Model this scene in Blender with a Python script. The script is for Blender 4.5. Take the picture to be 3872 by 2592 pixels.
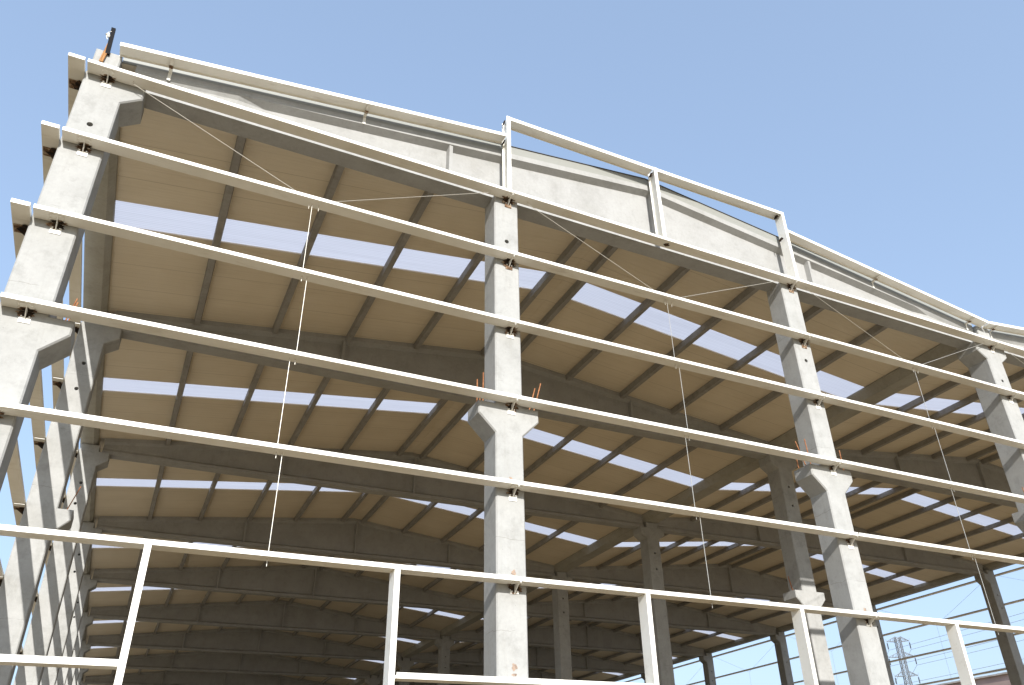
import bpy, bmesh, math, random
from mathutils import Vector, Matrix
from mathutils.geometry import tessellate_polygon
random.seed(7)
for o in list(bpy.data.objects): bpy.data.objects.remove(o)
sc = bpy.context.scene
col = sc.collection
ZO = 1.6                                   # eye height above the ground

# ------------------------------------------------------------------ camera
cam_d = bpy.data.cameras.new('camera')
cam = bpy.data.objects.new('camera', cam_d); col.objects.link(cam)
YAW, PITCH, ROLL = 0.4764, 0.5316, 0.0350
F, SX, SY = 3036.66, 90.15, 39.49
cy, sy, cp, sp, cr, sr = math.cos(YAW), math.sin(YAW), math.cos(PITCH), math.sin(PITCH), math.cos(ROLL), math.sin(ROLL)
r0 = Vector((cy, -sy, 0)); f0 = Vector((sy, cy, 0))
dv = f0*cp + Vector((0, 0, sp)); u0 = -f0*sp + Vector((0, 0, cp))
rv = r0*cr - u0*sr; uv = r0*sr + u0*cr
M = Matrix((rv, uv, -dv)).transposed().to_4x4()
M.translation = Vector((1.999, -10.9965, ZO))
cam.matrix_world = M
cam_d.sensor_width = 36; cam_d.lens = F/3872*36
cam_d.shift_x = -SX/3872; cam_d.shift_y = SY/3872
cam_d.clip_start = 0.1; cam_d.clip_end = 5000
sc.camera = cam

# ------------------------------------------------------------------ light
A_S, B_S = 0.18, 0.52                      # sunlight travels along (A, 1, -B)
elev = math.atan(B_S/math.hypot(A_S, 1))
w = bpy.data.worlds.new('World'); sc.world = w; w.use_nodes = True
nt = w.node_tree; bg = nt.nodes['Background']
sky = nt.nodes.new('ShaderNodeTexSky'); sky.sky_type = 'NISHITA'; sky.sun_disc = False
sky.sun_elevation = elev; sky.sun_rotation = math.atan2(-A_S, -1)
sky.air_density = 1.0; sky.dust_density = 3.0; sky.ozone_density = 2.0; sky.altitude = 0
gm = nt.nodes.new('ShaderNodeGamma'); gm.inputs['Gamma'].default_value = .46      # thin even haze: weak gradient
tn = nt.nodes.new('ShaderNodeMix'); tn.data_type = 'RGBA'; tn.blend_type = 'MULTIPLY'; tn.inputs[0].default_value = 1
tn.inputs[7].default_value = (1.42, 1.62, 1.90, 1)
nt.links.new(sky.outputs[0], gm.inputs['Color']); nt.links.new(gm.outputs[0], tn.inputs[6]); nt.links.new(tn.outputs[2], bg.inputs['Color']); bg.inputs['Strength'].default_value = .11
sd = bpy.data.lights.new('sun', 'SUN'); sd.energy = 2.55; sd.angle = math.radians(0.5); sd.color = (1.0, 0.975, 0.94)
sun = bpy.data.objects.new('sun', sd); col.objects.link(sun)
sun.rotation_euler = Vector((A_S, 1, -B_S)).to_track_quat('-Z', 'Y').to_euler()
sun.location = (-20, -60, 60)
sc.view_settings.view_transform = 'Standard'; sc.view_settings.look = 'None'
sc.view_settings.exposure = 1.45; sc.view_settings.gamma = 1; sc.view_settings.use_curve_mapping = False
sc.cycles.max_bounces = 8; sc.cycles.diffuse_bounces = 6

# ------------------------------------------------------------------ materials
def N(nt, t, **k):
    n = nt.nodes.new(t)
    for a, v in k.items():
        if a in n.inputs: n.inputs[a].default_value = v
        else: setattr(n, a, v)
    return n
def base(name, rough=.8, metal=0, spec=.3):
    m = bpy.data.materials.new(name); m.use_nodes = True
    nt = m.node_tree; b = nt.nodes['Principled BSDF']
    b.inputs['Roughness'].default_value = rough; b.inputs['Metallic'].default_value = metal
    b.inputs['Specular IOR Level'].default_value = spec
    return m, nt, b
def coords(nt, scale=(1, 1, 1)):
    g = nt.nodes.new('ShaderNodeNewGeometry'); mp = nt.nodes.new('ShaderNodeMapping')
    mp.inputs['Scale'].default_value = scale
    nt.links.new(g.outputs['Position'], mp.inputs['Vector']); return mp.outputs[0]
def noise(nt, vec, s, d=4, r=.55):
    n = nt.nodes.new('ShaderNodeTexNoise'); n.inputs['Scale'].default_value = s
    n.inputs['Detail'].default_value = d; n.inputs['Roughness'].default_value = r
    nt.links.new(vec, n.inputs['Vector']); return n.outputs['Fac']
def ramp(nt, fac, stops):
    r = nt.nodes.new('ShaderNodeValToRGB'); e = r.color_ramp.elements
    while len(e) < len(stops): e.new(.5)
    for i, (p, c) in enumerate(stops):
        e[i].position = p; e[i].color = (c, c, c, 1) if isinstance(c, (int, float)) else (*c, 1)
    nt.links.new(fac, r.inputs[0]); return r.outputs[0]
def mix(nt, fac, a, b, mode='MIX'):
    n = nt.nodes.new('ShaderNodeMix'); n.data_type = 'RGBA'; n.blend_type = mode
    for s, v in ((n.inputs[0], fac), (n.inputs[6], a), (n.inputs[7], b)):
        if hasattr(v, 'links') or isinstance(v, bpy.types.NodeSocket): nt.links.new(v, s)
        elif isinstance(v, (int, float)): s.default_value = v
        else: s.default_value = (*v, 1)
    return n.outputs[2]
def math_(nt, op, a, b=0.0, c=None):
    n = nt.nodes.new('ShaderNodeMath'); n.operation = op
    for i, v in enumerate((a, b) if c is None else (a, b, c)):
        if isinstance(v, bpy.types.NodeSocket): nt.links.new(v, n.inputs[i])
        else: n.inputs[i].default_value = v
    return n.outputs[0]
def bump(nt, b, h, s=.2, d=.01):
    n = nt.nodes.new('ShaderNodeBump'); n.inputs['Strength'].default_value = s; n.inputs['Distance'].default_value = d
    nt.links.new(h, n.inputs['Height']); nt.links.new(n.outputs[0], b.inputs['Normal'])
def concrete(name, c1, c2, joints=True, dark=.5):
    m, nt, b = base(name, .88)
    v = coords(nt)
    cl = noise(nt, v, 1.3, 6, .6)
    c = ramp(nt, cl, [(.3, c2), (.62, c1)])
    # pale-grey blotches
    bl = ramp(nt, noise(nt, v, 3.4, 9, .7), [(.5, 0.0), (.66, 1.0)])
    fine = ramp(nt, noise(nt, v, 17, 6, .75), [(.35, .94), (.65, 1.03)])
    c = mix(nt, 1.0, c, fine, 'MULTIPLY')
    c = mix(nt, math_(nt, 'MULTIPLY', bl, .5*dark), c, (c2[0]*.6, c2[1]*.6, c2[2]*.58))
    # run-off streaks: stretched in z
    vs = coords(nt, (9, 9, .7))
    st = ramp(nt, noise(nt, vs, 1.0, 5, .6), [(.55, 0.0), (.75, 1.0)])
    c = mix(nt, math_(nt, 'MULTIPLY', st, .3*dark), c, (c2[0]*.62, c2[1]*.58, c2[2]*.5))
    # small pits
    vo = nt.nodes.new('ShaderNodeTexVoronoi'); vo.inputs['Scale'].default_value = 9
    nt.links.new(v, vo.inputs['Vector'])
    pit = ramp(nt, vo.outputs['Distance'], [(.035, 1.0), (.07, 0.0)])
    gate = ramp(nt, noise(nt, v, 2.1, 2), [(.5, 0.0), (.56, 1.0)])
    pit = math_(nt, 'MULTIPLY', pit, gate)
    c = mix(nt, math_(nt, 'MULTIPLY', pit, .6), c, (c2[0]*.45, c2[1]*.43, c2[2]*.4))
    if joints:
        sep = nt.nodes.new('ShaderNodeSeparateXYZ'); nt.links.new(v, sep.inputs[0])
        wob = math_(nt, 'MULTIPLY', noise(nt, v, 3.0, 3), .12)
        z = math_(nt, 'ADD', sep.outputs['Z'], wob)
        fr = math_(nt, 'FRACT', math_(nt, 'DIVIDE', z, 1.37))
        ln = math_(nt, 'LESS_THAN', fr, .0045)
        ln = math_(nt, 'MULTIPLY', ln, ramp(nt, noise(nt, v, 1.7, 2), [(.47, 0.0), (.53, .6)]))
        c = mix(nt, ln, c, (c2[0]*.5, c2[1]*.47, c2[2]*.43))
    nt.links.new(c, b.inputs['Base Color'])
    h = math_(nt, 'SUBTRACT', noise(nt, v, 45, 6, .7), math_(nt, 'MULTIPLY', pit, 1.5))
    bump(nt, b, h, .35, .006)
    return m
def painted(name, c1, c2, rust=.35):
    m, nt, b = base(name, .42, 0, .45)
    v = coords(nt)
    c = ramp(nt, noise(nt, v, .8, 5, .6), [(.35, c2), (.6, c1)])
    d = ramp(nt, noise(nt, coords(nt, (1.2, 5, 5)), 1.2, 6, .7), [(.56, 0.0), (.72, 1.0)])
    c = mix(nt, math_(nt, 'MULTIPLY', d, .35), c, (.42, .35, .25))
    sp_ = ramp(nt, noise(nt, v, 13, 5, .7), [(.7, 0.0), (.76, 1.0)])
    gt = ramp(nt, noise(nt, v, .9, 2), [(.55, 0.0), (.62, 1.0)])
    c = mix(nt, math_(nt, 'MULTIPLY', math_(nt, 'MULTIPLY', sp_, gt), rust*2), c, (.24, .1, .03))
    nt.links.new(c, b.inputs['Base Color'])
    bump(nt, b, noise(nt, v, 30, 4), .08, .003)
    return m
M_con = concrete('column_concrete', (.365, .362, .345), (.31, .307, .29), True, .7)
M_con2 = concrete('beam_concrete', (.345, .34, .325), (.295, .289, .272), False, .5)
M_pur = concrete('purlin_concrete', (.31, .297, .275), (.25, .237, .218), False, .8)
M_cast = concrete('eave_concrete', (.36, .345, .30), (.30, .285, .24), True, .6)
M_steel = painted('white_painted_steel', (.84, .82, .76), (.76, .735, .66))
M_steel2 = painted('offwhite_painted_steel', (.78, .755, .69), (.68, .65, .57), .6)
def rustm(name, a, b_, cc):
    m, nt, b = base(name, .85)
    v = coords(nt)
    c = ramp(nt, noise(nt, v, 14, 6, .7), [(.34, a), (.5, b_), (.66, cc)])
    nt.links.new(c, b.inputs['Base Color']); bump(nt, b, noise(nt, v, 80, 4), .5, .004)
    return m
M_rust = rustm('rusted_bracket', (.05, .03, .018), (.17, .095, .05), (.46, .38, .28))
M_scorch = rustm('weld_scorch', (.012, .010, .009), (.03, .02, .013), (.10, .05, .02))
M_rebar = rustm('rusty_rebar', (.20, .075, .03), (.30, .125, .055), (.40, .18, .08))
m, nt, b = base('painted_hole_shade', .95); b.inputs['Base Color'].default_value = (.05, .048, .045, 1); M_hole = m  # near-black colour standing in for the shade inside the column holes
m, nt, b = base('galvanised_rod', .35, .6, .5); b.inputs['Base Color'].default_value = (.60, .57, .50, 1); M_rod = m
m, nt, b = base('black_steel', .5); b.inputs['Base Color'].default_value = (.004, .004, .006, 1); b.inputs['Specular IOR Level'].default_value = .05; M_black = m
m, nt, b = base('bitumen_edge', .8); b.inputs['Base Color'].default_value = (.06, .055, .05, 1); M_bit = m
def woodm():
    m, nt, b = base('weathered_wood', .8)
    c = ramp(nt, noise(nt, coords(nt, (30, 30, 4)), 2, 5), [(.35, (.16, .07, .025)), (.6, (.40, .20, .07))])
    nt.links.new(c, b.inputs['Base Color']); return m
M_wood = woodm()
m, nt, b = base('grey_coated_trim', .45); b.inputs['Base Color'].default_value = (.25, .25, .225, 1); M_trim = m
def roofm():
    m, nt, b = base('cream_roof_sheet', .6, 0, .25)
    v = coords(nt); sep = nt.nodes.new('ShaderNodeSeparateXYZ'); nt.links.new(v, sep.inputs[0])
    c = ramp(nt, noise(nt, v, .7, 4), [(.3, (.65, .565, .435)), (.7, (.72, .635, .50))])
    c = mix(nt, math_(nt, 'MULTIPLY', ramp(nt, noise(nt, coords(nt, (.6, 14, 1)), 1.0, 5, .6), [(.5, 0.0), (.75, 1.0)]), .22), c, (.45, .36, .24))
    fr = math_(nt, 'FRACT', math_(nt, 'DIVIDE', sep.outputs['Y'], 1.02))
    seam = math_(nt, 'LESS_THAN', fr, .016)
    c = mix(nt, math_(nt, 'MULTIPLY', seam, .42), c, (.30, .24, .16))
    nt.links.new(c, b.inputs['Base Color'])
    wv = math_(nt, 'SINE', math_(nt, 'MULTIPLY', sep.outputs['Y'], 2*math.pi/.085))
    rb_ = math_(nt, 'LESS_THAN', math_(nt, 'FRACT', math_(nt, 'DIVIDE', sep.outputs['Y'], .17)), .10)
    c2 = mix(nt, math_(nt, 'MULTIPLY', rb_, .08), c, (.30, .24, .16)); nt.links.new(c2, b.inputs['Base Color'])
    bump(nt, b, math_(nt, 'ADD', wv, noise(nt, v, 6, 3)), .3, .005)
    return m
M_roof = roofm()
def skym():
    m, nt, b = base('translucent_skylight', .45)
    v = coords(nt); sep = nt.nodes.new('ShaderNodeSeparateXYZ'); nt.links.new(v, sep.inputs[0])
    wv = math_(nt, 'SINE', math_(nt, 'MULTIPLY', sep.outputs['Y'], 2*math.pi/.06))
    wv = math_(nt, 'MULTIPLY_ADD', wv, .05, .93)
    dirt = ramp(nt, noise(nt, coords(nt, (.25, 22, 1)), 1.0, 3), [(.35, .93), (.65, 1.0)])
    val = math_(nt, 'MULTIPLY', wv, dirt)
    cc = mix(nt, 1.0, (.76, .765, .80), val, 'MULTIPLY')
    tr = nt.nodes.new('ShaderNodeBsdfTranslucent'); nt.links.new(cc, tr.inputs['Color'])
    mx = nt.nodes.new('ShaderNodeMixShader'); mx.inputs[0].default_value = .88
    b.inputs['Base Color'].default_value = (.75, .77, .82, 1)
    nt.links.new(b.outputs[0], mx.inputs[1]); nt.links.new(tr.outputs[0], mx.inputs[2])
    nt.links.new(mx.outputs[0], nt.nodes['Material Output'].inputs['Surface'])
    return m
M_sky = skym()
def groundm():
    m, nt, b = base('sandy_ground', .95)
    v = coords(nt)
    c = ramp(nt, noise(nt, v, .25, 8, .65), [(.3, (.23, .172, .095)), (.7, (.31, .235, .132))])
    c = mix(nt, math_(nt, 'MULTIPLY', noise(nt, v, 9, 6, .7), .4), c, (.18, .13, .07))
    nt.links.new(c, b.inputs['Base Color']); bump(nt, b, noise(nt, v, 6, 8, .7), .6, .05); return m
M_ground = groundm()
M_slab = concrete('dusty_floor_slab', (.235, .175, .10), (.17, .13, .072), False, .6)
m, nt, b = base('brown_fascia', .6)
c = ramp(nt, noise(nt, coords(nt), .6, 4), [(.3, (.34, .25, .22)), (.7, (.42, .31, .27))]); nt.links.new(c, b.inputs['Base Color']); M_fascia = m
m, nt, b = base('pale_hall_wall', .8)
c = ramp(nt, noise(nt, coords(nt), .5, 5), [(.3, (.60, .59, .57)), (.7, (.70, .69, .67))]); nt.links.new(c, b.inputs['Base Color']); M_hall = m
m, nt, b = base('weathered_coping', .85)
c = ramp(nt, noise(nt, coords(nt), 1.5, 5), [(.3, (.36, .32, .28)), (.7, (.5, .46, .42))]); nt.links.new(c, b.inputs['Base Color']); M_coping = m
m, nt, b = base('galvanised_lattice', .6, .3); b.inputs['Base Color'].default_value = (.13, .125, .12, 1); M_lat = m
m, nt, b = base('brown_insulator', .3); b.inputs['Base Color'].default_value = (.07, .055, .06, 1); M_ins = m
m, nt, b = base('aluminium_cable', .6, .3); b.inputs['Base Color'].default_value = (.38, .39, .42, 1); M_wire = m

# ------------------------------------------------------------------ mesh helpers
class MB:
    def __init__(s): s.v = []; s.f = []; s.m = []
    def add(s, vs, fs, mi=0):
        k = len(s.v); s.v += [tuple(p) for p in vs]
        for f in fs: s.f.append([i+k for i in f]); s.m.append(mi)
        return s
    def box(s, x0, x1, y0, y1, z0, z1, mi=0):
        vs = [(x, y, z) for z in (z0, z1) for y in (y0, y1) for x in (x0, x1)]
        return s.add(vs, [(0, 2, 3, 1), (4, 5, 7, 6), (0, 1, 5, 4), (2, 6, 7, 3), (0, 4, 6, 2), (1, 3, 7, 5)], mi)
    def loft(s, rings, mi=0, caps=True):
        n = len(rings[0]); vs = [p for r in rings for p in r]; fs = []
        for i in range(len(rings)-1):
            for j in range(n):
                a = i*n+j; b_ = i*n+(j+1) % n
                fs.append((a, b_, b_+n, a+n))
        k = len(s.v); s.add(vs, fs, mi)
        if caps:
            for r, rev in ((0, True), (len(rings)-1, False)):
                pts = [Vector(p) for p in rings[r]]
                for t in tessellate_polygon([pts]):
                    s.f.append([k+r*n+i for i in t]); s.m.append(mi)
        return s
    def bar(s, a, b_, w, h=None, up=(0, 0, 1), mi=0):
        h = h or w; a = Vector(a); b_ = Vector(b_); d = (b_-a).normalized(); up = Vector(up)
        if abs(d.dot(up)) > .98: up = Vector((0, 1, 0))
        r = d.cross(up).normalized(); u = r.cross(d).normalized()
        q = [r*w/2+u*h/2, -r*w/2+u*h/2, -r*w/2-u*h/2, r*w/2-u*h/2]
        return s.loft([[a+p for p in q], [b_+p for p in q]], mi)
    def tube(s, pts, r, n=8, mi=0):
        pts = [Vector(p) for p in pts]; rings = []
        for i, p in enumerate(pts):
            d = (pts[min(i+1, len(pts)-1)]-pts[max(i-1, 0)]).normalized()
            up = Vector((0, 0, 1)) if abs(d.z) < .9 else Vector((0, 1, 0))
            x = d.cross(up).normalized(); y = x.cross(d)
            rr = r[i] if isinstance(r, (list, tuple)) else r
            rings.append([p+(x*math.cos(t)+y*math.sin(t))*rr for t in (2*math.pi*k/n for k in range(n))])
        return s.loft(rings, mi)
    def build(s, name, mats, parent=None, dz=ZO, label=None, kind=None, smooth=False):
        me = bpy.data.meshes.new(name)
        me.from_pydata([(x, y, z+dz) for x, y, z in s.v], [], s.f)
        for mm in (mats if isinstance(mats, (list, tuple)) else [mats]): me.materials.append(mm)
        me.polygons.foreach_set('material_index', s.m)
        bm = bmesh.new(); bm.from_mesh(me); bmesh.ops.recalc_face_normals(bm, faces=bm.faces); bm.to_mesh(me); bm.free()
        if smooth: me.polygons.foreach_set('use_smooth', [True]*len(me.polygons))
        me.update()
        o = bpy.data.objects.new(name, me); col.objects.link(o)
        if parent: o.parent = parent
        if label: o['label'] = label
        if kind: o['kind'] = kind
        return o
def offset(poly, c):                       # move every edge of a CCW polygon inward by c
    n = len(poly); out = []
    for i in range(n):
        p0, p1, p2 = (Vector(poly[(i+k-1) % n]) for k in range(3))
        d1 = (p1-p0).normalized(); d2 = (p2-p1).normalized()
        n1 = Vector((-d1.y, d1.x)); n2 = Vector((-d2.y, d2.x))
        bis = (n1+n2); L = bis.length_squared
        out.append(p1 + bis*(2*c/L) if L > 1e-6 else p1+n1*c)
    return out
def prism(mb, poly, y0, y1, holes=(), ch=.022, mi=0, hmi=1, axis='y'):
    """chamfered prism: CCW outline in (x,z) between y0 and y1, round holes (x,z,r), each closed by a disc painted dark as shade"""
    inn = offset(poly, ch)
    def P(p, y): return (p[0], y, p[1])
    rings = [[P(p, y0) for p in inn], [P(p, y0+ch) for p in poly], [P(p, y1-ch) for p in poly], [P(p, y1) for p in inn]]
    n = len(poly); k = len(mb.v); mb.add([p for r in rings for p in r], [(i*n+j, i*n+(j+1) % n, (i+1)*n+(j+1) % n, (i+1)*n+j) for i in range(3) for j in range(n)], mi)
    hl = [[(hx+r*math.cos(t), hz+r*math.sin(t)) for t in (2*math.pi*q/14 for q in range(14))] for hx, hz, r in holes]
    for y, ofs in ((y0, 0), (y1, 3*n)):
        loops = [[Vector((p[0], p[1], 0)) for p in inn]] + [[Vector((p[0], p[1], 0)) for p in h] for h in hl]
        idx = list(range(k+ofs, k+ofs+n))
        for h in hl:
            b0 = len(mb.v); mb.v += [P(p, y) for p in h]; idx += list(range(b0, b0+14))
        for t in tessellate_polygon(loops): mb.f.append([idx[i] for i in t]); mb.m.append(mi)
    for h in hl:
        mb.add([P(p, y0) for p in h]+[P(p, y0+.2) for p in h]+[P(p, y0+.2) for p in h[:0]], [(j, (j+1) % 14, 14+(j+1) % 14, 14+j) for j in range(14)], mi)
        mb.add([P(p, y0+.12) for p in h], [tuple(range(14))], hmi)  # disc across the hole, its shade painted as dark colour
    return mb
def empty(name, loc, label, cat, group=None):
    o = bpy.data.objects.new(name, None); col.objects.link(o); o.location = loc
    o['label'] = label; o['category'] = cat
    if group: o['group'] = group
    return o
def tag(o, label, cat, group=None):
    o['label'] = label; o['category'] = cat
    if group: o['group'] = group
    return o

# ------------------------------------------------------------------ setting: ground
MB().add([(-1500, -1500, -.006), (1500, -1500, -.006), (1500, 1500, -.006), (-1500, 1500, -.006)], [(0, 1, 2, 3)]).build('ground', M_ground, dz=0)['kind'] = 'structure'
MB().add([(-.3, -.3, .0), (43, -.3, .0), (43, 99, .0), (-.3, 99, .0)], [(0, 1, 2, 3)]).build('floor', M_slab, dz=0)['kind'] = 'structure'

# ------------------------------------------------------------------ the building under construction
L = 8.15; NF = 12; X1, X2, X3 = 7.1335, 14.365, 21.333; X6 = 42.666
ZG = [10.658, 9.155, 7.649, 6.146, 4.6245, 3.116]; GH = .065; GD = .25
ZM = (6.13, 5.90, 5.59)                    # mid corbel: top, tip bottom, root
ZU = (10.72, 10.44, 10.23)                 # upper corbel
CWM, CWU = .305, .29
SOFF = 10.70; RS = .115
def rooftop(x):                            # top of the double-pitch beams = underside of the roof sheets
    t = x % X3
    return 11.2 + RS*min(t, X3-t)
B = empty('industrial_hall', (0, 0, 0), 'unfinished precast concrete hall with open white steel girts and cream roof sheeting', 'building')

def col_outline(xc, hw, ztop, left, right, zbot=-1.6, stub=None):
    """left/right: lists of corbels (top, tip, root, overhang). stub=(x0,x1,ztop)"""
    R = [(xc+hw, zbot)]
    for t, b_, j, o in sorted(right):
        R += [(xc+hw, j), (xc+hw+o, b_), (xc+hw+o, t)]
        if t < ztop-.01 or stub: R.append((xc+hw if t < ztop-.01 else stub[1], t))
    if not right or max(c[0] for c in right) < ztop-.01:
        R.append((xc+hw, ztop))
        if stub and abs(stub[1]-(xc+hw)) > .01: R.append((stub[1], ztop))
    if stub: R += [(stub[1], stub[2]), (stub[0], stub[2])]
    Lf = [(xc-hw, zbot)]
    for t, b_, j, o in sorted(left):
        Lf += [(xc-hw, j), (xc-hw-o, b_), (xc-hw-o, t)]
        if t < ztop-.01 or stub: Lf.append((xc-hw if t < ztop-.01 else stub[0], t))
    if not left or max(c[0] for c in left) < ztop-.01:
        Lf.append((xc-hw, ztop))
        if stub and abs(stub[0]-(xc-hw)) > .01: Lf.append((stub[0], ztop))
    pts = R + Lf[::-1]
    out = []
    for p in pts:
        if not out or (abs(p[0]-out[-1][0])+abs(p[1]-out[-1][1])) > 1e-4: out.append(p)
    return out
def bracket(parent, xc, zb, heavy=.5):
    mb = MB()
    mb.box(xc-.075, xc+.125, -.205, -.055, zb-.009, zb-.001, 1)        # plate bolted under the girt
    mb.box(xc-.035, xc+.105, -.011, -.001, zb-(.19 if heavy > .42 else .13), zb-.012, 2 if heavy > .7 else 1)   # plate on the column
    mb.add([(xc+.03, -.19, zb-.0095), (xc+.04, -.19, zb-.0095), (xc+.04, -.011, zb-.0095), (xc+.03, -.011, zb-.0095),
            (xc+.03, -.011, zb-.14), (xc+.04, -.011, zb-.14)], [(0, 3, 4), (1, 5, 2), (0, 4, 5, 1), (3, 2, 5, 4), (0, 1, 2, 3)], 1)
    for bx, by in ((-.055, -.18), (-.055, -.12), (.105, -.18), (.105, -.12)):
        mb.tube([(xc+bx, by, zb-.009), (xc+bx, by, zb-.022)], .010, 6, 1)
    for bx in (-.012, .082): mb.tube([(xc+bx, -.011, zb-.1), (xc+bx, -.026, zb-.1)], .011, 6, 1)
    # crust burnt by the welding, black at the weld with a brown rim: on the plate, the column plate and the girt
    for plane in (0, 1):
        for layer in (0, 1):
            n = 26; r = random.uniform(.068, .09)*(1, .72)[layer]*(.8+.55*heavy)
            cx_, cc = xc+random.uniform(.02, .05), (-.045 if plane == 0 else zb-.05)
            ph = [random.uniform(.55, 1.3) for _ in range(n)]; ring = []
            e = .0015*layer
            for i in range(n):
                t = 2*math.pi*i/n; a = cx_+math.cos(t)*r*1.35*ph[i]; q = cc+math.sin(t)*r*(.7, .85)[plane]*ph[i]
                ring.append((a, min(q, -.013), zb-.0105-e) if plane == 0 else (a, -.0125-e, min(q, zb-.014)))
            c0 = (cx_, min(cc, -.014), zb-.0105-e) if plane == 0 else (cx_, -.0125-e, cc)
            mb.add(ring+[c0], [(i, (i+1) % n, n) for i in range(n)], 0 if layer else 2)
    o = mb.build('bracket', [M_scorch, M_steel2, M_rust], parent); return o
def rebars(parent, pts):
    for (x, y, z0, x1, y1, z1) in pts:
        MB().tube([(x, y, z0), (x1, y1, z1)], .011, 8).build('rebar', M_rebar, parent)
def spot(parent, marks):                   # chipped rusty cast-in plates on the column face
    for x, z, w_, h_ in marks:
        n = 13; ring = [(x+math.cos(2*math.pi*i/n)*w_*random.uniform(.5, 1.1), -.003, z+math.sin(2*math.pi*i/n)*h_*random.uniform(.5, 1.1)) for i in range(n)]
        MB().add(ring+[(x, -.003, z)], [(i, (i+1) % n, n) for i in range(n)]).build('cast_in_plate', M_chip, parent)
M_chip = rustm('chipped_plate', (.13, .085, .06), (.30, .23, .18), (.42, .25, .14))

ML, MR, UL, UR = (*ZM, CWM), (*ZM, CWM), (*ZU, CWU), (*ZU, CWU)
cols = {}
# gable columns standing under the end beam (0.5 x 0.5 m)
for i, xc in enumerate((X1, X2, X1+X3, X2+X3)):
    mb = prism(MB(), col_outline(xc, .25, 10.705, [ML], [MR]), 0, .5, [(xc, [9.62, 8.642][i % 2], .045)])
    lab = ['gable column with mid-height corbels, left of the two under the end beam', 'second gable column, its corbels carrying rusty rebar stubs', None, None][i]
    c = mb.build('column', [M_con, M_hole], B, label=lab)
    for zi, zb in enumerate(ZG): bracket(c, xc, zb, (1.0, .85, .7, .5, .45, .4)[zi])
    cols[xc] = c
# main columns in three rows (0.6 x 0.6 m)
def main_col(xc, k, left, right, stub, holes):
    y0 = L*k
    mb = prism(MB(), col_outline(xc, .3, 10.72, left, right, stub=stub), 0, .6, [(xc, z, .045) for z in holes])
    o = mb.build('column', [M_con, M_hole], B); o.location.y = y0
    return o
protos = {}
for r, xc in enumerate((0, X3, X6)):
    for k in range(NF+1):
        lf = [UL] if r else []; rt = [UR] if r < 2 else []
        if k < 2:
            if r: lf.append(ML)
            if r < 2: rt.append(MR)
        st = (xc-.27, xc+.27, 10.93)
        if k == 0: st = (xc-.27, xc+(.12 if r == 0 else .2), 11.27)
        key = (r, min(k, 2))
        if key in protos:
            o = protos[key].copy(); col.objects.link(o); o.parent = B; o.location.y = L*k
        else:
            o = main_col(xc, k, lf, rt, st, [9.62] if k < 1 else [9.62, 8.95]); protos[key] = o
        cols[(r, k)] = o
cols[(0, 0)]['label'] = 'corner column with both corbels, nearest on the left'
cols[(1, 0)]['label'] = 'valley column at the right edge with corbels on both sides'
for r, xc in enumerate((0, X3, X6)):
    for zb in ZG: bracket(cols[(r, 0)], xc, zb)
rebars(cols[X1], [(6.67, .3, 6.13, 6.66, .27, 6.66), (6.76, .26, 6.13, 6.76, .24, 6.80), (7.62, .3, 6.13, 7.76, .25, 6.70), (7.68, .22, 6.13, 7.85, .2, 6.79), (6.65, .12, 6.13, 6.64, .12, 6.35)])
rebars(cols[X2], [(13.8, .12, 6.13, 13.63, .1, 6.62), (13.95, .12, 6.13, 13.90, .1, 6.72), (14.88, .15, 6.13, 14.86, .12, 6.63), (13.78, .3, 6.13, 13.74, .28, 6.5)])
rebars(cols[(0, 0)], [(.42, .35, 6.13, .50, .4, 6.72), (.47, .3, 6.13, .53, .33, 6.62)])
rebars(cols[(0, 1)], [(.45, .2, 6.13, .60, .25, 6.75)])
rebars(cols[(1, 0)], [(X3-.5, .15, 6.13, X3-.58, .12, 6.65), (X3-.38, .15, 6.13, X3-.42, .12, 6.68)])
rebars(cols[(1, 1)], [(X3-.5, .2, 6.13, X3-.60, .2, 6.6), (X3-.42, .3, 6.13, X3-.50, .3, 6.58), (X3+.42, .3, 6.13, X3+.40, .3, 6.5)])
for r in (0, 1):                            # rebars of (r,1) were written relative to the frame line
    for ch in cols[(r, 1)].children: pass
spot(cols[X1], [(X1+.03, 3.30, .055, .05), (X1+.02, 1.955, .05, .06), (X1+.02, 1.85, .06, .02), (X1+.01, 4.815, .04, .03)])
spot(cols[X2], [(X2+.03, 3.27, .05, .06)])

# roof beams: I-section, double pitch, solid end blocks, web stiffeners
def roof_beam():
    mb = MB(); Ls = X3-.70; x0 = .35
    def sec(x, wb):
        zt = rooftop(x); f = .185; tz = .13
        pts = [(-f, SOFF), (f, SOFF), (f, SOFF+.11), (wb, SOFF+.2), (wb, zt-tz-.082), (f, zt-tz), (f, zt), (-f, zt), (-f, zt-tz),
               (-wb, zt-tz-.082), (-wb, SOFF+.2), (-f, SOFF+.11)]
        return [(x, .27+a, b_) for a, b_ in pts]
    xs = [(x0, .13), (2.0, .13), (2.46, .045), (X3/2, .045), (X3-2.46, .045), (X3-2.0, .13), (X3-x0, .13)]
    # keep the flange lips from crossing where the beam is shallow
    mb.loft([sec(x, w_) for x, w_ in xs])
    for xr in (5.99, X3/2+.16, X3-5.99):
        zt = rooftop(xr)-.15
        for s in (-1, 1):
            ya, yb = .27+s*.035, .27+s*.175
            mb.loft([[(xr-.055, ya, SOFF+.12), (xr+.055, ya, SOFF+.12), (xr+.035, yb, SOFF+.12), (xr-.035, yb, SOFF+.12)],
                     [(xr-.055, ya, zt), (xr+.055, ya, zt), (xr+.035, yb, zt), (xr-.035, yb, zt)]])
    return mb.build('roof_beam', M_con2, B)
rb = roof_beam(); rb['label'] = 'sunlit end beam of the gable, its ridge between the two gable columns'
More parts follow.
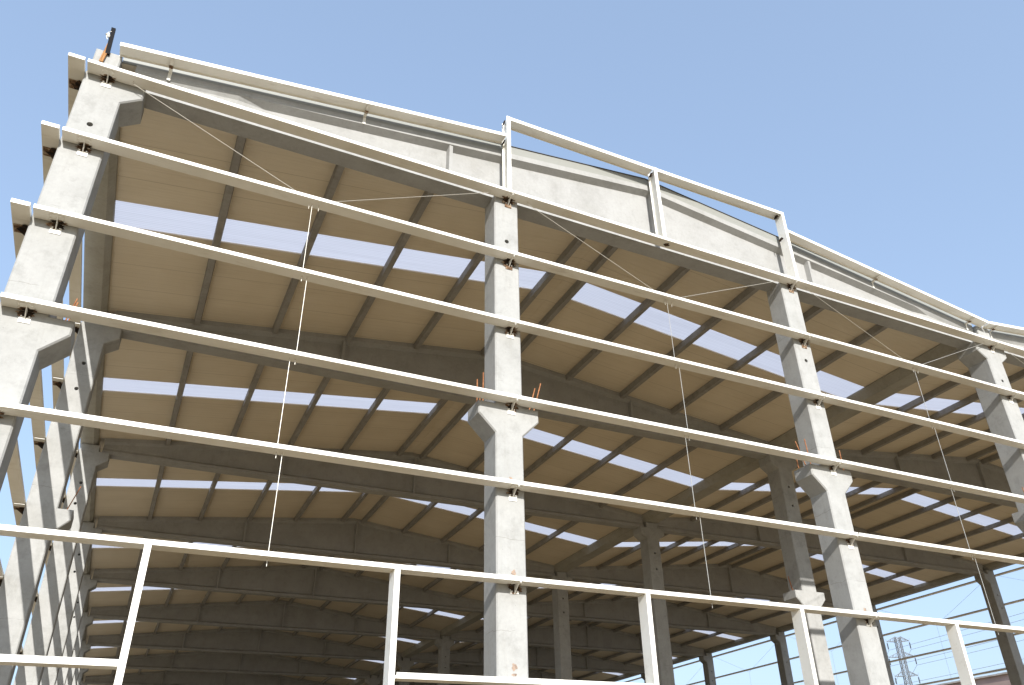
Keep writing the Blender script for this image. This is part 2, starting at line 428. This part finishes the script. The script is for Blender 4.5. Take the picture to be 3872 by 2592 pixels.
for k in range(NF+1):
    for s in (0, 1):
        if k == 0 and s == 0: continue
        o = rb.copy(); col.objects.link(o); o.parent = B; o.location = (X3*s, L*k, 0)
        if 'label' in o: del o['label']

# eave and valley gutter beams along the column rows
def gutter(prof, name, ya, yb):
    return MB().loft([[(x, ya, z) for x, z in prof], [(x, yb, z) for x, z in prof]]).build(name, M_cast, B)
ZE = 10.94
e_prof = [(-.32, ZE), (.06, ZE), (.17, ZE+.14), (.17, ZE+.29), (.12, ZE+.29), (.10, ZE+.12), (-.24, ZE+.12), (-.24, ZE+.42), (-.32, ZE+.42)]
v_prof = [(-.28, ZE), (.28, ZE), (.42, ZE+.25), (.42, ZE+.30), (.35, ZE+.30), (.24, ZE+.1), (-.24, ZE+.1), (-.35, ZE+.30), (-.42, ZE+.30), (-.42, ZE+.25)]
ge0 = None
for k in range(NF):
    ya = L*k+(.32 if k == 0 else .31); yb = L*(k+1)+.29
    gutter(e_prof, 'eave_beam', ya, yb)
    gutter([(X3+x, z) for x, z in v_prof], 'valley_beam', ya, yb)
    gutter([(X6-x, z) for x, z in e_prof], 'eave_beam', ya, yb)

# purlins
PX = [2.18, 4.10, 6.06, 8.03, 10.12]; PX = PX + [X3-.18-x for x in PX[::-1]]
PX = [2.20, 4.12, 6.09, 8.05, 10.14, 11.06, 13.02, 14.98, 16.93, 18.90]
def purlin_mb(mb, x, ya, yb):
    zt = rooftop(x)-.004; zb = zt-.178; b_, t = .065, .085
    return mb.loft([[(x-b_, y, zb), (x+b_, y, zb), (x+t, y, zt), (x-t, y, zt)] for y in (ya, yb)])
stuffp = MB(); pro = {}
for k in range(NF):
    for s in (0, 1):
        for j, x in enumerate(PX):
            if k < 5:
                if (j,) not in pro:
                    pro[(j,)] = purlin_mb(MB(), x, .46, L+.08).build('purlin', M_pur, B)
                else:
                    o = pro[(j,)].copy(); col.objects.link(o); o.parent = B; o.location = (X3*s, L*k, 0)
            else: purlin_mb(stuffp, x+X3*s, L*k+.46, L*(k+1)+.08)
stuffp.build('purlin', M_pur, B, kind='stuff')

# roof sheets and skylights: one sheet per bay and slope, with a translucent strip
SK0, SK1 = 3.86, 4.74
def slab(mb, xa, xb, ya, yb, za, zb, th=.05, mi=0):
    return mb.loft([[(x, y, z), (x, y, z+th)] [::1] for x, y, z in ()] or [[(xa, ya, za), (xb, ya, zb), (xb, ya, zb+th), (xa, ya, za+th)], [(xa, yb, za), (xb, yb, zb), (xb, yb, zb+th), (xa, yb, za+th)]], mi)
for k in range(NF):
    for s in (0, 1):
        for h in (0, 1):
            if h == 0: xa, xb = (.125 if s == 0 else .36), X3/2-.002
            else: xa, xb = X3/2+.002, X3-(.36 if s == 0 else .125)
            za, zb = rooftop(xa)+.003, rooftop(xb if h else X3/2)+.003
            xa += X3*s; xb += X3*s
            ya = L*k+(.121 if k == 0 else .302); yb = L*(k+1)+.298
            mb = MB(); slab(mb, xa, xb, ya, L*k+SK0, za, zb); slab(mb, xa, xb, L*k+SK1, yb, za, zb)
            xr_ = X3*s+(10.16 if h == 0 else 11.04); zr_ = rooftop(xr_-X3*s)+.003
            if h == 0: slab(mb, xr_, xb, L*k+SK0+.001, L*k+SK1-.001, zr_, zb); xb, zb = xr_, zr_
            else: slab(mb, xa, xr_, L*k+SK0+.001, L*k+SK1-.001, za, zr_); xa, za = xr_, zr_
            mb.build('roof_sheet', M_roof, B)
            m2 = MB(); slab(m2, xa, xb, L*k+SK0-.0, L*k+SK1, za+.030, zb+.030, .006)
            m2.build('skylight', M_sky, B)
# dark felt edge on the verge of the roof
for s in (0, 1):
    xs = [X3*s+.3, X3*s+X3/2, X3*s+X3-.3]
    mb = MB()
    for a, c in ((xs[0], xs[1]), (xs[1], xs[2])):
        za = rooftop(min(a, a)); zc = rooftop(c)
        if abs(a-xs[1]) < .01: za = 11.2+RS*X3/2
        if abs(c-xs[1]) < .01: zc = 11.2+RS*X3/2
        slab(mb, a, c, .07, .19, za+.20, zc+.20, .012)
    mb.build('roof_edge_flashing', M_bit, B)

for s in (0, 1):
    mb = MB()
    for a, c, f in ((X3*s+(.13 if s == 0 else .31), X3*s+X3/2, 0), (X3*s+X3/2, X3*s+X3-.31, 1)):
        za = 11.2+RS*(X3/2 if f else a-X3*s); zc = 11.2+RS*(X3-(c-X3*s) if f else X3/2)
        slab(mb, a, c, .088, .119, za+.002, zc+.002, .196)
    mb.build('roof_edge_trim', M_trim, B)

# girts
def channel_x(mb, xa, xb, za, zb=None, y0=-GD, y1=-.012, h=GH, t=.008, ends=False):
    zb = za if zb is None else zb
    def ring(x, z): return [(x, y0, z), (x, y1, z), (x, y1, z+h), (x, y1-t, z+h), (x, y1-t, z+t), (x, y0+t, z+t), (x, y0+t, z+h), (x, y0, z+h)]
    mb.loft([ring(xa, za), ring(xb, zb)]); return mb
JX = .05
XS = [-.27-JX, X1, X2, X3]
girt_i = 0
for zi, zb in enumerate(ZG):
    for a in range(3):
        g = channel_x(MB(), XS[a]+JX+(.012 if a else 0), XS[a+1]+JX-.012, zb).build('girt', M_steel if (a+zi) % 3 else M_steel2, B)
    channel_x(MB(), X3+JX+.012, X6+.3, zb).build('girt', M_steel, B)
# lowest rail, broken by the door openings
for a, c in ((-.27, 2.06), (5.345, 9.34), (12.6, 16.46), (19.7, 26.5)):
    channel_x(MB(), a, c, 1.70, h=.075).build('girt', M_steel, B)
# side wall girts (left wall outside x=-.3, right wall outside x=X6+.3)
def channel_y(mb, ya, yb, z, x0, x1, h=GH, t=.008, cap=False):
    def ring(y): return [(x0, y, z), (x1, y, z), (x1, y, z+h), (x1-t, y, z+h), (x1-t, y, z+t), (x0+t, y, z+t), (x0+t, y, z+h), (x0, y, z+h)]
    mb.loft([ring(ya), ring(yb)])
    if cap: mb.box(x0, x1, ya-.006, ya-.0005, z, z+h)
    return mb
SZ = ZG + [1.62, .12]
for z in SZ:
    cuts = [-GD, L+.05, 2*L+.05, 12*L+.5]
    for a, c in zip(cuts, cuts[1:]):
        channel_y(MB(), a+(.01 if a > 0 else 0), c-.01, z, -.545, -.312, cap=a < 0).build('girt', M_steel2, B)
for z in SZ[:7]:
    cuts = [-GD, L+.05, 2*L+.05, 3*L+.05, 4*L+.05, 12*L+.5]
    for a, c in zip(cuts, cuts[1:]):
        channel_y(MB(), a+.01, c-.01, z, X6+.312, X6+.545).build('girt', M_steel2, B)
# rusty cleats under the left wall girts
for k in range(0, 4):
    for z in SZ[:6]:
        yc = L*k+.3; mb = MB()
        mb.box(-.53, -.33, yc-.06, yc+.14, z-.010, z-.001, 1)
        mb.add([(-.5, yc+.03, z-.011), (-.312, yc+.03, z-.011), (-.312, yc+.03, z-.15), (-.5, yc+.042, z-.011), (-.312, yc+.042, z-.011), (-.312, yc+.042, z-.15)], [(0, 1, 2), (3, 5, 4), (0, 2, 5, 3), (1, 4, 5, 2), (0, 3, 4, 1)], 0)
        n = 16; ring = [(min(-.38+math.cos(2*math.pi*i/n)*.075*random.uniform(.6, 1.3), -.315), yc+.04+math.sin(2*math.pi*i/n)*.13*random.uniform(.5, 1.2), z-.013) for i in range(n)]
        mb.add(ring+[(-.38, yc+.04, z-.013)], [(i, (i+1) % n, n) for i in range(n)], 0)
        o = mb.build('bracket', [M_scorch, M_rust], None); o.parent = cols[(0, k)]; o.location.y = -L*k

# door posts below the lowest full girt
def post(xw, side, zb, zt, name='door_post', mat=None, w_=.08, yb=-.012, yf=-GD):
    """channel post: web at xw, flanges toward side"""
    t = .009; mb = MB(); x2 = xw+side*w_
    a, c = sorted((xw, x2)); wa, wb = sorted((xw, xw+side*t))
    mb.box(a, c, yf, yf+t, zb, zt); mb.box(a, c, yb-t, yb, zb, zt); mb.box(wa, wb, yf+t, yb-t, zb, zt)
    return mb.build(name, mat or M_steel, B)
for xw, sd_ in ((2.145, -1), (5.24, 1), (9.355, 1), (12.545, 1), (16.46, 1), (19.65, -1)):
    post(xw, sd_, -1.6, 3.113)

# parapet frame: posts and rails
def hpost(xc, zb, zt):
    t = .009; mb = MB(); hw = .042
    mb.box(xc-hw, xc+hw, -GD-.004, -GD+t, zb, zt); mb.box(xc-hw, xc+hw, -.012-t, -.012, zb, zt); mb.box(xc-.005, xc+.005, -GD+t, -.012-t, zb, zt)
    return mb.build('parapet_post', M_steel, B)
ZR = 12.715
hpost(7.098, 10.725, ZR); hpost(10.735, 10.725, ZR)
post(14.395, 1, 10.725, ZR, 'parapet_post')
def rail(xa, xb, za, zb, h=.078):         # za, zb = top of the rail; H lying on its side
    t = .008; y0, y1 = -GD, -.002
    mb = MB()
    for ya, yb_, lo, hi in ((y0, y0+t, 0, h), (y1-t, y1, 0, h), (y0+t, y1-t, h*.5-t/2, h*.5+t/2)):
        mb.loft([[(x, ya, z-h+lo), (x, yb_, z-h+lo), (x, yb_, z-h+hi), (x, ya, z-h+hi)] for x, z in ((xa, za), (xb, zb))])
    return mb.build('parapet_rail', M_steel, B)
rail(.075, 7.052, 11.30, 12.205)
rail(7.145, 10.688, ZR-.003, ZR-.003, .085); rail(10.782, 14.39, ZR-.003, ZR-.003, .085)
rail(14.48, 21.26, 12.185, 11.305); rail(21.30, 28.4, 11.315, 12.13)
hpost(X1+X3, 10.725, ZR); rail(X1+X3+.05, X2+X3-.05, ZR-.003, ZR-.003); rail(X2+X3+.05, X6-.1, 12.185, 11.305)
for x in (.86, 4.22, 17.45, 20.75, 21.70):  # short angles carrying the sloping rails on the beam
    if x < 7.1: zt = 11.30+(x-.075)*(.905/6.977)
    elif x < 21.27: zt = 12.185-(x-14.48)*(.88/6.78)
    else: zt = 11.315+(x-21.3)*.115
    zl = zt-.045
    mb = MB(); mb.bar((x, -.243, zl-.003), (x, .11, zl-.055), .055, .035)
    mb.box(x-.027, x+.027, .070, .083, zl-.24, zl-.07)
    mb.box(x-.03, x+.03, -.08, -.02, zl-.062, zl-.035, 1)
    mb.build('rail_support', [M_steel2, M_rust], B)
# dark weld marks at the post heads
for x, z in ((7.05, 12.1), (7.06, 12.66), (10.69, 12.6), (14.35, 12.65), (14.33, 11.95)):
    n = 14; mb = MB()
    ring = [(x-.012, -.12+math.cos(2*math.pi*i/n)*.08*random.uniform(.6, 1.2), z-.03+math.sin(2*math.pi*i/n)*.05*random.uniform(.6, 1.2)) for i in range(n)]
    back = [(px+.01, py, pz) for px, py, pz in ring]
    mb.loft([ring, back]); mb.build('weld_plate', M_scorch, B)

n = 16; mb = MB()                          # burnt spot under the first girt at the ridge post
ring = [(10.86+math.cos(2*math.pi*i/n)*.07*random.uniform(.6, 1.2), -.11+math.sin(2*math.pi*i/n)*.07*random.uniform(.6, 1.2), ZG[0]-.003) for i in range(n)]
mb.loft([ring, [(a, b_, c_+.002) for a, b_, c_ in ring]]); mb.build('weld_plate', M_scorch, B)

# tie rods of the front wall
YR = -.12
def rod(pts, name='tie_rod', r=.0055): return MB().tube(pts, r, 6).build(name, M_rod, B)
for xa, xb in ((0, X1), (X1, X2), (X2, X3), (X3, X1+X3), (X1+X3, X2+X3), (X2+X3, X6)):
    xm = (xa+xb)/2-.06 if xa else 3.5
    rod([(xa+.40, YR, ZG[0]-.001), (xa+.42, YR, ZG[0]-.06), (xm-.08, YR, ZG[1]+.06), (xm-.08, YR, ZG[1]-.13)])
    rod([(xb-.40, YR, ZG[0]-.001), (xb-.42, YR, ZG[0]-.06), (xm+.08, YR, ZG[1]+.06), (xm+.08, YR, ZG[1]-.13)])
    for i in range(1, 5):
        dx = -.03 if i % 2 else .05
        rod([(xm+dx, YR, ZG[i]+.02), (xm+dx+.0, YR, ZG[i+1]-.10)])
# tie rods of the right wall
XR = X6+.43
for k in range(1, 6):
    ya, yb = L*k+.3, L*(k+1)+.3; ym = (ya+yb)/2
    rod([(XR, ya+.35, ZG[0]), (XR, ym, ZG[1]-.1)]); rod([(XR, yb-.35, ZG[0]), (XR, ym+.12, ZG[1]-.1)])
    rod([(XR, ym+.06, ZG[1]), (XR, ym+.06, ZG[5]-.1)])

# ------------------------------------------------------------------ loose things on the corner column
t = empty('steel_bar', (-.10, -.03, 11.28+ZO), 'black steel bar standing up on the corner column top, wire and clamp on it', 'bar')
def child(mb, name, mat, par):
    o = mb.build(name, mat, None, dz=0); o.parent = par; return o
mb = MB(); mb.loft([[(x+lx, y+ly, z) for x, y in ((-.032, -.02), (.032, -.02), (.032, .02), (-.032, .02))] for z, lx, ly in ((-.12, .01, 0), (.47, -.02, -.03))])
child(mb, 'bar', M_black, t)
mb = MB(); mb.tube([(-.05, -.05, .16), (-.08, -.06, .22), (-.04, -.06, .27), (-.07, -.05, .33), (-.03, -.05, .37)], .006, 6)
mb.tube([(-.045, -.05, .22), (-.065, -.06, .26), (-.06, -.06, .30)], [.018, .036, .012], 8)
child(mb, 'wire_clamp', M_steel2, t)
mb = MB(); mb.loft([[(-.14+x, -.035+y, 10.95) for x, y in ((-.028, -.015), (.028, -.015), (.028, .015), (-.028, .015))],
                    [(-.105+x, -.035+y, 11.42) for x, y in ((-.03, -.015), (.03, -.015), (.03, .015), (-.03, .015))]])
tag(mb.build('wooden_batten', M_wood), 'short brown wooden batten leaning on the top of the corner column', 'batten')

# ------------------------------------------------------------------ neighbouring hall
H = empty('neighbouring_hall', (85, 15, 0), 'low pale industrial hall with a brown fascia, far right behind the open wall', 'building')
def hb(mb, name, mat):
    o = mb.build(name, mat, None, dz=0); o.parent = H; o.location = (-85, -15, 0); return o
HZ = 9.98+ZO
hb(MB().box(70.2, 100, -30, 64, 0, HZ-1.25), 'wall', M_hall)
mb = MB().box(70.0, 100.2, -30.2, 64.2, HZ-1.25, HZ-.62)
mb.box(70.12, 100.1, -30.1, 64.1, HZ-.62, HZ-.12)
hb(mb, 'fascia', M_fascia)
mb = MB()
for i in range(94): mb.box(69.92, 70.35, -30+i, -30+i+.97, HZ-.12, HZ+random.uniform(.0, .02))
mb.box(70.35, 100.2, -30.2, 64.2, HZ-.12, HZ-.02)
hb(mb, 'coping', M_coping)
mb = MB()
for i in range(20): mb.box(70.185, 70.2, -29.9+i*4.7, -29.86+i*4.7, 0, HZ-1.26)
hb(mb, 'joint_strip', M_fascia)

# ------------------------------------------------------------------ pylon and power lines
PB = Vector((163.5, 125, 0)); ad = Vector((.88, -.47, 0)).normalized(); ld = Vector((.47, .88, 0))
P = empty('electricity_pylon', PB, 'grey lattice electricity pylon seen through the open right wall', 'pylon')
def pc(mb, name, mat):
    o = mb.build(name, mat, None, dz=0); o.parent = P; return o
PT = 35.2+ZO
def hwid(z): return .55 if z > 26+ZO else .55+(26+ZO-z)*.06
lv = [0]; 
while lv[-1] < PT-.6: lv.append(lv[-1]+max(1.15, hwid(lv[-1])*1.7))
lv[-1] = PT-.3
mb = MB()
def corner(z, i):
    h = hwid(z); s = ((-1, -1), (1, -1), (1, 1), (-1, 1))[i]
    return ad*s[0]*h+ld*s[1]*h+Vector((0, 0, z))
for a, c in zip(lv, lv[1:]):
    for i in range(4):
        mb.bar(corner(a, i), corner(c, i), .09); mb.bar(corner(a, i), corner(c, (i+1) % 4), .06); mb.bar(corner(c, i), corner(a, (i+1) % 4), .06)
        mb.bar(corner(c, i), corner(c, (i+1) % 4), .05)
pc(mb, 'mast', M_lat)
tips = []
for z, hl in ((34.0, 2.55), (30.6, 2.95), (26.5, 2.6)):
    mb = MB(); z += ZO
    for s in (-1, 1):
        tip = ad*s*hl+Vector((0, 0, z+.1))
        for q in (-1, 1):
            a = ad*s*.5+ld*q*.5
            mb.bar(a+Vector((0, 0, z)), tip, .08); mb.bar(a+Vector((0, 0, z+1.1)), tip, .08)
            for f in (.33, .66):
                p1 = (a+Vector((0, 0, z))).lerp(tip, f); p2 = (a+Vector((0, 0, z+1.1))).lerp(tip, f-.2)
                mb.bar(p1, p2, .05)
        mb.bar((ad*s*.5+ld*.5+Vector((0, 0, z))).lerp(tip, .5), (ad*s*.5-ld*.5+Vector((0, 0, z))).lerp(tip, .5), .05)
        mb.bar(tip, tip+Vector((0, 0, .55))+ad*s*.2, .04)
        tips.append(tip)
    pc(mb, 'crossarm', M_lat)
for tip in tips:
    pts = []; rr = []
    for i in range(25): pts.append(tip-Vector((0, 0, .35+i*.055))); rr.append(.17 if i % 2 else .05)
    mb = MB().tube(pts, rr, 8); mb.tube([tip, tip-Vector((0, 0, 1.9))], .025, 5)
    pc(mb, 'insulator', M_ins)
near = Vector((-.267, -.964, 0)); far = Vector((.649, .761, 0))
wl = ['topmost left', 'topmost right', 'middle left', 'middle right', 'lowest left', 'lowest right']
for i, tip in enumerate(tips):
    p = PB+tip-Vector((0, 0, 1.9)); pts = []
    for j in range(24, 0, -1):
        u = j/24; pts.append(p+near*230*u-Vector((0, 0, 4*2.2*u*(1-u))))
    for j in range(0, 25):
        u = j/24; pts.append(p+far*330*u-Vector((0, 0, 4*4*u*(1-u)+12*u)))
    mb = MB().tube(pts, .035, 5)
    tag(mb.build('power_line', M_wire, dz=0), 'thin power line hanging from the %s insulator of the lattice pylon' % wl[i], 'cable', 'power lines on the pylon')
